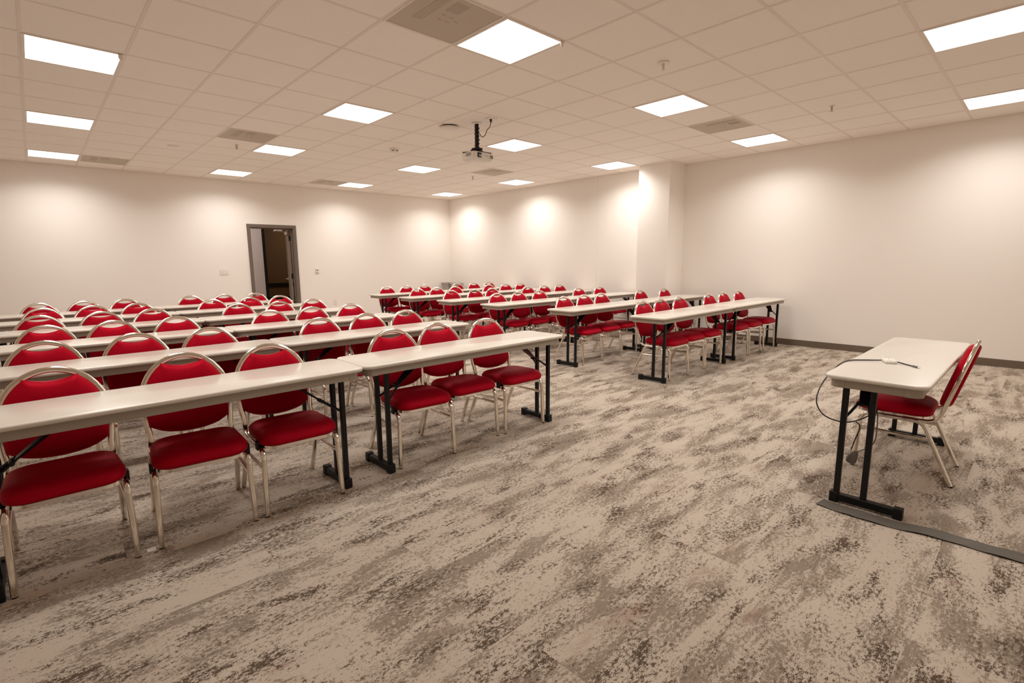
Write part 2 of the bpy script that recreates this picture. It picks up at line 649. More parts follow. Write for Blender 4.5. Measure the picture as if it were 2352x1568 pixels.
box(ca, DX1 - 0.36, DX1 - 0.20, YB + 0.100, YB + 0.125, DZ - 0.06, DZ - 0.035, bev=0.003)
obj('closer_arm', ca, M['steel'], dr)
# hallway
HX0, HX1, HY1 = 1.2, 6.2, 9.3
tag(obj('floor_hallway', B(HX0, HX1, YB + 0.001, HY1, -0.12, -0.001), M['hallfloor']), kind='structure')
tag(obj('ceiling_hallway', B(HX0, HX1, YB + 0.14, HY1, 2.75, 2.85), M['tile']), kind='structure')
tag(obj('wall_hallway', B(HX0, 3.905, 7.45, 7.6, -0.1, 2.75), M['hall']), kind='structure')
tag(obj('trim_1', B(3.905, 3.965, 7.43, 7.62, 0, 2.75), M['darkrail']), kind='structure')
tag(obj('wall_hallway', B(HX0, HX1, HY1, HY1 + 0.1, -0.1, 2.85), M['brown']), kind='structure')
tag(obj('wall_hallway', B(HX1, HX1 + 0.1, YB + 0.14, HY1, -0.1, 2.85), M['brown']), kind='structure')
tag(obj('wall_hallway', B(HX0 - 0.1, HX0, YB + 0.14, HY1, -0.1, 2.85), M['hall']), kind='structure')
tag(obj('trim_2', B(3.965, HX1, HY1 - 0.03, HY1, 0.735, 0.825, bev=0.004), M['darkrail']), kind='structure')
tag(obj('trim_3', B(3.965, HX1, HY1 - 0.02, HY1, 0, 0.45, bev=0.004), M['darkrail']), kind='structure')


# ------------------------------------------------------------------ ceiling lights and vents
ordn = ['front', 'second', 'third', 'fourth', 'fifth', 'back']

def light_proto():
    o = empty('ceiling_light')
    f = bmesh.new()
    e, q = T / 2 - 0.004, T / 2 - 0.024
    for x0, x1, y0, y1 in ((-e, e, -e, -q), (-e, e, q, e), (-e, -q, -q, q), (q, e, -q, q)):
        box(f, x0, x1, y0, y1, -0.004, 0.05)
    obj('frame', f, M['dim_white'], o)
    d = bmesh.new()
    box(d, -q, q, -q, q, 0.0, 0.006)
    obj('diffuser', d, M['lamp'], o)
    obj('housing', B(-e, e, -e, e, 0.05, 0.075), M['dim_white'], o)
    ld = bpy.data.lights.new('panel_beam', 'AREA')
    ld.shape = 'SQUARE'
    ld.size = 2 * q - 0.01
    ld.energy = LAMP_WATTS
    ld.color = LAMP_COLOUR[:3]
    ld.spread = LAMP_SPREAD
    lo = bpy.data.objects.new('panel_beam', ld)
    COL.objects.link(lo)
    lo.parent = o
    lo.location = (0, 0, -0.001)
    return o


def lamp_label(a, b):
    named = {
        (0, 0): 'square lit ceiling panel at the upper left, nearest of the left column',
        (0, 4): 'lit ceiling panel on the left, middle one of the left column',
        (0, 8): 'lit ceiling panel on the left beside a dark grille at the back wall',
        (4, -4): 'largest lit ceiling panel, touching the big perforated grille at top centre',
        (4, 0): 'lit ceiling panel left of the flat white access point',
        (4, 4): 'lit ceiling panel just behind the grille left of the projector',
        (4, 8): 'lit ceiling panel above the wall left of the open door',
        (8, -4): 'lit ceiling panel right of centre, in front of the grille by the column',
        (8, 0): 'lit ceiling panel directly right of the hanging projector',
        (8, 4): 'lit ceiling panel below left of the hanging projector',
        (8, 8): 'lit ceiling panel touching a grille above the wall thermostat',
        (12, -8): 'lit ceiling panel at the right edge, close to the right wall',
        (12, -4): 'lit ceiling panel beside the right wall, right of the column',
        (12, 0): 'lit ceiling panel touching the white column',
        (12, 4): 'lit ceiling panel along the far right wall, behind the small grille',
        (12, 8): 'farthest lit ceiling panel, in the corner of the two walls',
        (0, -4): 'lit ceiling panel out of view, above the front left tables',
        (4, -8): 'lit ceiling panel out of view, above the lone table',
        (8, -8): 'lit ceiling panel cut off at the upper right corner of the view',
    }
    return named.get((a, b))


lp = light_proto()
first = True
for a, b in LIGHTS:
    lab = lamp_label(a, b)
    o = lp if first else copy_tree(lp)
    first = False
    o.location = ((a + 0.5) * T, (b + 0.5) * T, CH)
    tag(o, lab, 'ceiling light', 'lit square panels in the ceiling grid')
    if (a, b) in ((4, -4), (0, 0)):
        c = bmesh.new()
        box(c, T / 2 - 0.05, T / 2 - 0.02, -T / 2 + 0.004, -T / 2 + 0.008, -0.03, 0.0)
        cyl(c, (T / 2 - 0.035, -T / 2 + 0.006, -0.032), 0.014, 0.006, 'y', 12)
        obj('latch_tab', c, M['white'], o)
hl = copy_tree(lp)  # unseen lamp added to light the white hall wall
hl.location = (2.75, 6.86, 2.735)
tag(hl, 'unseen panel added in the hallway ceiling to light its white wall', 'ceiling light')
hl2 = copy_tree(lp)  # unseen second lamp added to lift the brown hall wall
hl2.location = (5.3, 8.1, 2.735)
tag(hl2, 'unseen dim panel added deep in the hallway to brighten the brown wall', 'ceiling light')
for root, mm in ((hl, 'hallfill'), (hl2, 'dimfill')):
    for ch in list(root.children):
        if ch.name.startswith('diffuser'):
            ch.data = ch.data.copy()
            ch.data.materials.clear()
            ch.data.materials.append(M[mm])
        elif ch.type == 'LIGHT':
            bpy.data.objects.remove(ch)


def vent_proto():
    o = empty('ceiling_vent')
    f = bmesh.new()
    e, q = T / 2 - 0.004, T / 2 - 0.020
    for x0, x1, y0, y1 in ((-e, e, -e, -q), (-e, e, q, e), (-e, -q, -q, q), (q, e, -q, q)):
        box(f, x0, x1, y0, y1, -0.003, 0.02)
    obj('frame', f, M['dim_white'], o)
    obj('perforated_panel', B(-q, q, -q, q, 0.0, 0.0012), M['perf'], o)
    k = bmesh.new()
    box(k, -q, q, -q, q, 0.11, 0.118)
    for s in (-1, 1):
        box(k, s * q - 0.004, s * q + 0.004, -q, q, 0.004, 0.11)
        box(k, -q, q, s * q - 0.004, s * q + 0.004, 0.004, 0.11)
    obj('back_box', k, M['duct'], o)
    n_ = bmesh.new()                         # slots pressed into the sheet and the pattern controller behind it

    def slot(u0_, u1_, w0_, w1_):
        box(n_, (u0_ - 0.5) * T, (u1_ - 0.5) * T, (0.5 - w1_) * T, (0.5 - w0_) * T, -0.0008, 0.0004)
    for k2 in range(4):
        slot(0.205 + 0.035 * k2, 0.222 + 0.035 * k2, 0.30, 0.90)
    for k2 in range(9):
        slot(0.40 + 0.02 * k2, 0.41 + 0.02 * k2, 0.66, 0.88)
    for u0_, w0_ in ((0.43, 0.55), (0.53, 0.55), (0.45, 0.44), (0.55, 0.44), (0.63, 0.50)):
        slot(u0_, u0_ + 0.05, w0_, w0_ + 0.018)
    tag(obj('slots', n_, M['slot'], o), kind='stuff')
    return o


vl = {(3, -4): 'big perforated grille at the top edge beside the largest lit panel',
      (3, 3): 'perforated grille in the ceiling left of the projector, beside a lit panel',
      (1, 8): 'perforated grille at the far left where ceiling meets back wall',
      (7, 8): 'perforated grille near the back wall above the wall thermostat',
      (10, 3): 'small perforated grille behind and right of the projector',
      (10, -4): 'perforated grille on the right between the two lit panels near the column'}
vp = vent_proto()
for i, (a, b) in enumerate(VENTS):
    o = vp if i == 0 else copy_tree(vp)
    o.location = ((a + 0.5) * T, (b + 0.5) * T, CH)
    tag(o, vl[(a, b)], 'air vent', 'perforated air grilles in the ceiling')


# ------------------------------------------------------------------ folding tables
TL, TD, TH = 1.83, 0.445, 0.742


def table_proto():
    o = empty('folding_table')
    t = bmesh.new()
    hx, hy = TL / 2, TD / 2
    lay = []
    for z, ins in ((TH - 0.022, 0.006), (TH - 0.018, 0.001), (TH - 0.011, 0.0), (TH - 0.004, 0.001), (TH - 0.001, 0.004), (TH, 0.009)):
        lay.append([(x, y, z) for x, y in rrect(-hx + ins, hx - ins, -hy + ins, hy - ins, 0.055 - ins, 6)])
    loft(t, lay)
    obj('tabletop', t, M['top'], o, smooth=True, sharp=50)
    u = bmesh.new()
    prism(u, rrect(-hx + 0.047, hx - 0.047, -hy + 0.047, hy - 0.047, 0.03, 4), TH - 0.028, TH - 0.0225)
    obj('underside_absorber', u, M['absorber'], o)  # unseen dark panel, added to cut bounce light onto the chair backs
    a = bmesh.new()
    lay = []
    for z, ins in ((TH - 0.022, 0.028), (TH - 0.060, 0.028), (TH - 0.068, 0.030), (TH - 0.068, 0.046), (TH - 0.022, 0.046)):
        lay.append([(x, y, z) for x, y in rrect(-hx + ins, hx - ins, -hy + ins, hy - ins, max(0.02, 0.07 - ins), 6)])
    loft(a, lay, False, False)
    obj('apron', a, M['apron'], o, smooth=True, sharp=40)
    for sx in (-1, 1):
        for sy in (-1, 1):
            c = bmesh.new()
            pts = rrect(-hx + 0.0265, hx - 0.0265, -hy + 0.0265, hy - 0.0265, 0.044, 6)
            seg = [p for p in pts if p[0] * sx > hx - 0.09 and p[1] * sy > hy - 0.09]
            ext = [(sx * (hx - 0.0265), sy * (hy - 0.095)), (sx * (hx - 0.095), sy * (hy - 0.0265))]
            seg = sorted(seg, key=lambda p: math.atan2((p[1] * sy - hy + 0.1), (p[0] * sx - hx + 0.1)))
            seg = [ext[0]] + seg + [ext[1]]
            inn = [(p[0] - sx * 0.0015 * (1 if abs(p[0]) > hx - 0.06 else 0), p[1] - sy * 0.0015 * (1 if abs(p[1]) > hy - 0.06 else 0)) for p in seg]
            ring = seg + inn[::-1]
            prism(c, ring, TH - 0.069, TH - 0.0225)
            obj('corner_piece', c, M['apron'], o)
    for sx in (-1, 1):
        X = hx - 0.122 if sx > 0 else -hx + 0.18
        f = bmesh.new()
        box(f, X - 0.019, X + 0.019, -0.155, 0.155, 0.012, 0.052, bev=0.003, seg=1)
        ft = obj('foot', f, M['black'], o)
        for sy in (-1, 1):
            obj('foot_cap', B(X - 0.023, X + 0.023, sy * 0.144 - 0.021, sy * 0.144 + 0.021, 0.0, 0.060, bev=0.004, seg=2), M['rubber'], ft)
        for yy in (-0.01, -0.135):
            p = bmesh.new()
            box(p, X - 0.014, X + 0.014, yy - 0.014, yy + 0.014, 0.05, TH - 0.024, bev=0.003, seg=1)
            obj('leg', p, M['black'], o)
        g = bmesh.new()                        # folding brace: wide tapering channel and two rods
        d = -sx
        A = Vector((X + d * 0.10, -0.0725, 0.552))
        Bp = Vector((X + d * 0.30, -0.0725, TH - 0.03))
        prof = round_profile(0.075, 0.012, 0.004, 1)
        sweep(g, [A, A.lerp(Bp, 0.35), Bp], prof, Vector((0, 1, 0)), lambda t: 0.55 + 0.75 * t)
        obj('brace', g, M['black'], o)
        g = bmesh.new()
        for yy in (-0.01, -0.135):
            tube(g, [(X + d * 0.010, yy, 0.484), (X + d * 0.05, yy * 0.7 - 0.0725 * 0.3, 0.515), (X + d * 0.115, -0.0725 + (yy + 0.0725) * 0.3, 0.565)], 0.0075, 6)
        cyl(g, (X + d * 0.102, -0.0725, 0.554), 0.011, 0.062, 'y', 10)
        obj('brace_rod', g, M['black'], o)
    return o


tp = table_proto()
used_t = [False]


def place_table(cx, cy, rz, label, group=None):
    o = copy_tree(tp) if used_t[0] else tp
    used_t[0] = True
    o.location = (cx, cy, 0)
    o.rotation_euler = (0, 0, rz)
    tag(o, label, 'table', group)
    return o


rown = ['front', 'second', 'third', 'fourth', 'fifth', 'back']
YL = [-1.97, -0.755, 0.445, 1.64, 2.81, 3.93]     # back edge of every row, left block
YR = [-1.97, -0.740, 0.520, 1.64, 2.78, 3.90]     # right block
XLS = [0.035, 0.01, -0.02, 0.0, -0.02, 0.0]
XRS = [4.71, 4.705, 4.64, 4.66, 4.65, 4.66]
for i in range(6):
    x0 = 1.237 + XLS[i]
    place_table(x0 - TL / 2 - 0.003, YL[i] - TD / 2 - (0.0 if i else 0.006), random.uniform(-0.004, 0.004),
                'off-white folding table, left one of the %s row in the left block' % rown[i], 'folding tables of the left block')
    place_table(x0 + TL / 2 + 0.003, YL[i] - TD / 2, random.uniform(-0.004, 0.004),
                'off-white folding table, right one of the %s row in the left block' % rown[i], 'folding tables of the left block')
    x0 = XRS[i]
    place_table(x0 + TL / 2, YR[i] - TD / 2, random.uniform(-0.004, 0.004),
                'off-white folding table, left one of the %s row in the right block' % rown[i], 'folding tables of the right block')
    place_table(x0 + TL * 1.5 + 0.006, YR[i] - TD / 2 + 0.004, random.uniform(-0.003, 0.003),
                'off-white folding table, right one of the %s row in the right block' % rown[i], 'folding tables of the right block')
DESK = (3.865, -4.566)
place_table(DESK[0], DESK[1], math.pi, 'lone off-white folding table at the right, with a cable box on it')


# ------------------------------------------------------------------ banquet chairs (front = -y)
SQ = round_profile(0.026, 0.024, 0.007, 2)


def back_point(z):
    """centre line of the back in the y-z plane"""
    return 0.156 + (z - 0.42) * 0.258


def half_w(z):
    if z > 0.63:
        t = min(1.0, (z - 0.63) / (0.856 - 0.63))
        return 0.206 * math.sqrt(max(0.0, 1 - t * t))
    return 0.206 - 0.016 * ((0.63 - z) / 0.2) ** 2


def chair_proto():
    o = empty('banquet_chair')
    # back frame: one tube from the side rail up over the top and down again
    pts = []
    for s in (-1, 1):
        side = [Vector((s * 0.196, -0.02, 0.372)), Vector((s * 0.196, 0.06, 0.371)), Vector((s * 0.196, 0.112, 0.376)),
                Vector((s * 0.195, 0.145, 0.402))]
        for z in (0.45, 0.50, 0.56, 0.63):
            side.append(Vector((s * half_w(z), back_point(z), z)))
        for k in range(1, 8):
            a = k / 8 * math.pi / 2
            z = 0.63 + 0.226 * math.sin(a)
            side.append(Vector((s * 0.206 * math.cos(a), back_point(z), z)))
        if s == -1:
            pts = side + [Vector((0, back_point(0.856), 0.856))]
        else:
            pts += side[::-1]
    path = catmull(pts, 3)

    def nrm(_, t):                       # keep the profile's long side facing forward
        f = Vector((0, -1, 0.258)).normalized()
        if abs(t.y) > 0.85:
            f = Vector((0, 0, 1))
        return t.cross(f)
    bm = bmesh.new()
    sweep(bm, path, round_profile(0.030, 0.022, 0.008, 2), nrm)
    obj('back_frame', bm, M['chrome'], o, smooth=True, sharp=60)
    # padded back with the crescent hand hole left open above it
    out = []
    zb = 0.448
    n = 10
    for k in range(n + 1):               # bottom edge, left to right, convex downwards
        x = -0.172 + 0.344 * k / n
        out.append((x, zb + 0.028 * (x / 0.172) ** 2 + 0.012 * abs(x / 0.172) ** 6))
    zs = [0.50, 0.53, 0.57, 0.61, 0.65, 0.69, 0.72, 0.75, 0.775, 0.80, 0.815]
    for z in zs:
        out.append((half_w(z) - 0.0095, z))
    for k in range(9):                   # top edge, concave
        x = 0.104 - 0.208 * k / 8
        out.append((x, 0.803 + 0.023 * min(1.0, (abs(x) / 0.105)) ** 2))
    for z in zs[::-1]:
        out.append((-half_w(z) + 0.0095, z))
    cx, cz = 0.0, 0.63
    lay = []
    for dy, k in ((0.027, 0.86), (0.024, 0.94), (0.016, 0.985), (0.004, 1.0), (-0.012, 1.0), (-0.022, 0.985), (-0.032, 0.93), (-0.038, 0.84), (-0.041, 0.6)):
        lay.append([(cx + (x - cx) * k, back_point(cz + (z - cz) * k) + dy, cz + (z - cz) * k) for x, z in out])
    bm = bmesh.new()
    loft(bm, lay)
    obj('backrest', bm, M['red'], o, smooth=True, sharp=70)
    # seat cushion
    def seat_ring(ins, z):
        pts = []
        for x, y in rrect(-0.213 + ins, 0.213 - ins, -0.275 + ins, 0.118 - ins, max(0.02, 0.085 - ins * 0.45), 6):
            wv = 1.0 - 0.10 * max(0.0, (y + 0.05) / 0.22)        # a little narrower behind
            dz = -0.018 * max(0.0, (-y - 0.15) / 0.125) ** 2     # waterfall front
            pts.append((x * wv, y, z + (dz - 0.05 * max(0.0, y + 0.05)) * (1 if z > 0.42 else 0.2)))
        return pts
    bm = bmesh.new()
    loft(bm, [seat_ring(i_, z) for i_, z in ((0.016, 0.392), (0.004, 0.398), (0.0, 0.415), (0.002, 0.433), (0.012, 0.449),
                                              (0.030, 0.460), (0.06, 0.466), (0.10, 0.469), (0.14, 0.470))])
    obj('seat', bm, M['red'], o, smooth=True, sharp=75)
    # ring under the cushion
    bm = bmesh.new()
    lay = []
    for ins, z in ((0.012, 0.392), (0.010, 0.376), (0.030, 0.372), (0.032, 0.391)):
        lay.append(seat_ring(ins, z))
    loft(bm, lay, False, False)
    for x0, x1, y0, y1 in ((-0.19, 0.19, -0.11, -0.085), (-0.18, 0.18, 0.04, 0.065)):
        box(bm, x0, x1, y0, y1, 0.374, 0.391)
    obj('seat_frame', bm, M['chrome'], o, smooth=True, sharp=45)
    bm = bmesh.new()
    prism(bm, rrect(-0.172, 0.172, -0.24, 0.085, 0.06, 4), 0.386, 0.3905)
    obj('seat_absorber', bm, M['absorber'], o)  # unseen dark sheet, added to cut bounce light beneath the seat
    for s in (-1, 1):
        # front leg bends out of the side rail
        bm = bmesh.new()
        sweep(bm, fillet([(s * 0.203, -0.02, 0.368), (s * 0.203, -0.232, 0.368), (s * 0.212, -0.247, 0.006)], 0.055), SQ,
              Vector((1, 0, 0)))
        l_ = obj('leg', bm, M['chrome'], o, smooth=True, sharp=55)
        g = bmesh.new()
        cyl(g, (s * 0.212, -0.247, 0.0045), 0.012, 0.009, 'z', 10)
        obj('glide', g, M['rubber'], l_)
        bm = bmesh.new()
        sweep(bm, fillet([(s * 0.203, -0.02, 0.3675), (s * 0.203, 0.075, 0.3675), (s * 0.212, 0.238, 0.006)], 0.05), SQ,
              Vector((1, 0, 0)))
        l_ = obj('leg', bm, M['chrome'], o, smooth=True, sharp=55)
        g = bmesh.new()
        cyl(g, (s * 0.212, 0.238, 0.0045), 0.012, 0.009, 'z', 10)
        obj('glide', g, M['rubber'], l_)
        bm = bmesh.new()
        sweep(bm, [(s * 0.205, -0.238, 0.268), (s * 0.205, 0.122, 0.262)], round_profile(0.018, 0.02, 0.005, 1), Vector((1, 0, 0)))
        obj('stretcher', bm, M['chrome'], o, smooth=True, sharp=55)
        bm = bmesh.new()
        box(bm, s * 0.2145 - 0.008, s * 0.2145 + 0.008, -0.19, -0.15, 0.36, 0.412, bev=0.004)
        obj('bumper', bm, M['rubber'], o)
    return o


cp = chair_proto()
used_c = [False]


def place_chair(x, y, rz, label, group=None):
    o = copy_tree(cp) if used_c[0] else cp
    used_c[0] = True
    o.location = (x, y, 0)
    o.rotation_euler = (0, 0, rz)
    tag(o, label, 'chair', group)
    return o


# measured position of each chair's top rail: (x, y) per row
CL = [[(-0.12, -1.834), (0.443, -1.845), (0.909, -1.87), (1.816, -1.829), (2.221, -1.775), (2.755, -1.807)],
      [(-0.131, -0.63), (0.372, -0.62), (0.846, -0.66), (1.744, -0.64), (2.249, -0.60), (2.682, -0.59)],
      [(-0.101, 0.56), (0.353, 0.58), (0.914, 0.55), (1.697, 0.53), (2.172, 0.57), (2.695, 0.62)],
      [(-0.132, 1.77), (0.373, 1.82), (0.829, 1.77), (1.738, 1.82), (2.224, 1.76), (2.74, 1.80)],
      [(-0.096, 2.97), (0.399, 2.95), (0.869, 2.97), (1.708, 2.94), (2.221, 2.96), (2.708, 3.0)],
      [(-0.116, 4.06), (0.357, 4.06), (0.83, 4.08), (1.674, 4.12), (2.146, 4.08), (2.627, 4.05)]]
CR = [[(5.245, -1.816), (5.80, -1.79), (6.274, -1.796), (6.966, -1.813), (7.465, -1.805), (8.00, -1.808)],
      [(5.277, -0.58), (5.735, -0.57), (6.32, -0.54), (7.20, -0.56), (7.85, -0.62), None],
      [(5.363, 0.72), (5.78, 0.71), (6.191, 0.68), (7.15, 0.68), (7.80, 0.70), None],
      [(5.408, 1.92), (5.72, 1.83), (6.33, 1.88), (6.95, 1.78), (7.45, 1.80), (8.0, 1.82)],
      [(5.20, 2.96), (5.685, 2.98), (6.22, 3.0), (6.994, 2.97), (7.482, 2.97), (7.978, 2.97)],
      [(5.237, 4.12), (5.702, 4.10), (6.187, 4.09), (7.12, 4.12), (7.521, 4.08), (7.93, 4.06)]]
YAWL = {(0, 0): 0, (0, 1): -5, (0, 2): -2, (0, 3): -5, (0, 4): -3, (0, 5): -2}
pos6 = ['leftmost', 'second from left', 'third from left', 'third from right', 'second from right', 'rightmost']
pos5 = ['leftmost', 'second from left', 'middle', 'second from right', 'rightmost']
TOPY = 0.268
HW, GAP = 0.2265, 0.003


def spread(xs, hw, lo, hi):
    """push the chairs of one table apart and keep them between its legs"""
    xs = list(xs)
    for _ in range(200):
        for k in range(len(xs) - 1):
            need = 2 * HW + GAP + abs(hw[k] - hw[k + 1]) - (xs[k + 1] - xs[k])
            if need > 0:
                xs[k] -= need / 2
                xs[k + 1] += need / 2
        xs[0] = max(xs[0], lo + hw[0])
        xs[-1] = min(xs[-1], hi - hw[-1])
    return xs


for blk, tab in (('left', CL), ('right', CR)):
    for i, row in enumerate(tab):
        ends = (1.237 + XLS[i] - TL - 0.003, 1.237 + XLS[i] + 0.003) if blk == 'left' else (XRS[i], XRS[i] + TL + 0.006)
        yaws = [math.radians(YAWL[(i, k)]) if blk == 'left' and (i, k) in YAWL else math.radians(random.uniform(-1.4, 1.4)) for k in range(6)]
        xc = [None if p is None else p[0] + math.sin(yaws[k]) * TOPY for k, p in enumerate(row)]
        for half, a in ((0, ends[0]), (3, ends[1])):
            ks = [k for k in range(half, half + 3) if xc[k] is not None]
            hw = [HW + abs(math.sin(yaws[k])) * 0.25 for k in ks]
            for k, x in zip(ks, spread([xc[k] for k in ks], hw, a + 0.18 + 0.0245, a + TL - 0.122 - 0.0245)):
                xc[k] = x
        for k, p in enumerate(row):
            if p is None:
                continue
            y = p[1] - math.cos(yaws[k]) * TOPY
            place_chair(xc[k], y, yaws[k], 'red round-backed chair, %s in the %s row of the %s block' % (
                        (pos6 if None not in row else pos5)[k], rown[i], blk), 'red banquet chairs in the %s block' % blk)
place_chair(3.955, -4.604, math.pi + 0.03, 'red chrome-legged chair tucked in at the lone table on the right')


# ------------------------------------------------------------------ things on the lone table
def adapter():
    o = empty('cable_adapter', (3.55, -4.525, TH))
    tag(o, 'white adapter box with black cable and plug lying on the lone table', 'adapter')
    a = math.radians(20)
    bm = bmesh.new()
    lay = []
    for z, ins in ((0.0005, 0.004), (0.004, 0.0), (0.014, 0.0), (0.019, 0.004), (0.020, 0.009)):
        lay.append([(x * math.cos(a) - y * math.sin(a), x * math.sin(a) + y * math.cos(a), z)
                    for x, y in rrect(-0.058 + ins, 0.058 - ins, -0.031 + ins, 0.031 - ins, 0.014 - ins, 4)])
    loft(bm, lay)
    bd = obj('body', bm, M['white'], o, smooth=True, sharp=50)
    bm = bmesh.new()
    for x, y, sx, sy in ((0.04, 0.012, 0.006, 0.006), (0.04, -0.004, 0.006, 0.005), (0.04, -0.017, 0.005, 0.004), (-0.04, 0.0, 0.003, 0.012), (0.0, 0.004, 0.004, 0.002)):
        r = bmesh.ops.create_cube(bm, size=1.0)
        for v in r['verts']:
            px, py = x + v.co.x * 2 * sx * 0.6, y + v.co.y * 2 * sy * 0.8
            v.co = Vector((px * math.cos(a) - py * math.sin(a), px * math.sin(a) + py * math.cos(a), 0.0203 + v.co.z * 0.0006))
    obj('print', bm, M['ink'], bd)
    L = Vector((3.55, -4.525, TH))

    def loc(pts):
        return [Vector(p) - L for p in pts]
    bm = bmesh.new()
    tube(bm, catmull(loc([(3.535, -4.49, TH + 0.010), (3.53, -4.45, TH + 0.006), (3.50, -4.40, TH + 0.004), (3.44, -4.355, TH + 0.004), (3.36, -4.325, TH - 0.01),
                          (3.24, -4.30, TH - 0.06), (3.14, -4.285, TH - 0.13), (3.09, -4.29, TH - 0.20), (3.08, -4.33, TH - 0.26),
                          (3.09, -4.40, TH - 0.285), (3.11, -4.46, TH - 0.28), (3.10, -4.52, TH - 0.24), (3.10, -4.562, TH - 0.20), (3.10, -4.574, TH - 0.205)]), 5), 0.0036, 8)
    obj('cable', bm, M['cable'], o, smooth=True)
    bm = bmesh.new()
    tube(bm, catmull(loc([(3.55, -4.555, TH + 0.009), (3.535, -4.59, TH + 0.005), (3.51, -4.62, TH + 0.004), (3.485, -4.645, TH + 0.004)]), 5), 0.0034, 8)
    obj('cable', bm, M['cable'], o, smooth=True)
    d = (Vector((3.455, -4.675, 0)) - Vector((3.485, -4.645, 0))).normalized()
    p = Vector((3.485, -4.645, TH + 0.0055)) - L
    bm = bmesh.new()
    sweep(bm, [p, p + d * 0.008, p + d * 0.032, p + d * 0.036], round_profile(0.013, 0.009, 0.003, 1), Vector((d.y, -d.x, 0)))
    pl = obj('plug', bm, M['ink'], o)
    bm = bmesh.new()
    sweep(bm, [p + d * 0.036, p + d * 0.05], round_profile(0.009, 0.0045, 0.002, 1), Vector((d.y, -d.x, 0)))
    obj('contact', bm, M['steel'], pl)
    # loose end: thin wire looped round the leg with a plug end hanging from it
    bm = bmesh.new()
    tube(bm, catmull(loc([(3.11, -4.48, TH - 0.275), (3.115, -4.50, TH - 0.30), (3.12, -4.485, TH - 0.37), (3.12, -4.47, TH - 0.44)]), 5), 0.0032, 6)
    obj('cable', bm, M['cable'], o, smooth=True)
    bm = bmesh.new()
    tube(bm, catmull(loc([(3.10, -4.574, TH - 0.20), (3.09, -4.580, TH - 0.30), (3.09, -4.572, TH - 0.37), (3.105, -4.53, TH - 0.42), (3.11, -4.495, TH - 0.445)]), 5), 0.003, 6)
    obj('cable', bm, M['ink'], o, smooth=True)
    bm = bmesh.new()
    q = Vector((3.11, -4.495, TH - 0.443)) - L
    dd = Vector((0.0, 0.35, -1)).normalized()
    sweep(bm, [q, q + dd * 0.012, q + dd * 0.035, q + dd * 0.062, q + dd * 0.074], round_profile(0.05, 0.03, 0.012, 3), Vector((0, 1, 0.35)).normalized(),
          lambda t: (0.35, 0.6, 0.9, 0.98, 0.7)[min(4, round(t * 4))])
    obj('cable_end', bm, M['ink'], o, smooth=True, sharp=60)


adapter()

# fabric cable cover on the floor
cv = bmesh.new()
path = catmull([(2.99, -4.375, 0.004), (2.976, -4.46, 0.004), (2.970, -4.56, 0.004), (2.978, -4.70, 0.004), (3.005, -4.82, 0.004), (3.02, -4.95, 0.004), (3.018, -5.08, 0.004), (3.03, -5.25, 0.004), (3.03, -5.6, 0.004), (3.02, -6.2, 0.004)], 8)
profc = [(0.047, -0.0035), (0.047, -0.002), (0.030, 0.004), (0.012, 0.010), (-0.012, 0.010), (-0.030, 0.004), (-0.047, -0.002), (-0.047, -0.0035)]
sweep(cv, path, [(-x, y) for x, y in profc], lambda t, tt: tt.cross(Vector((0, 0, 1))))
for v in cv.verts:
    if v.co.z > 0.006:
        v.co.z += 0.002 * math.sin(v.co.y * 23) + 0.0015 * math.sin(v.co.y * 51 + v.co.x * 90)
cvo = obj('cable_cover', cv, M['cover'], smooth=True, sharp=50)
tag(cvo, 'dark grey fabric cable cover strip running along the carpet under the lone table', 'cable cover')

# scrap of white paper at the foot of a chair
ps = bmesh.new()
box(ps, 0.128, 0.164, -2.338, -2.302, 0.0004, 0.0022)
tag(obj('paper_scrap', ps, M['white']), 'tiny white paper square on the carpet by a front chair leg', 'paper')


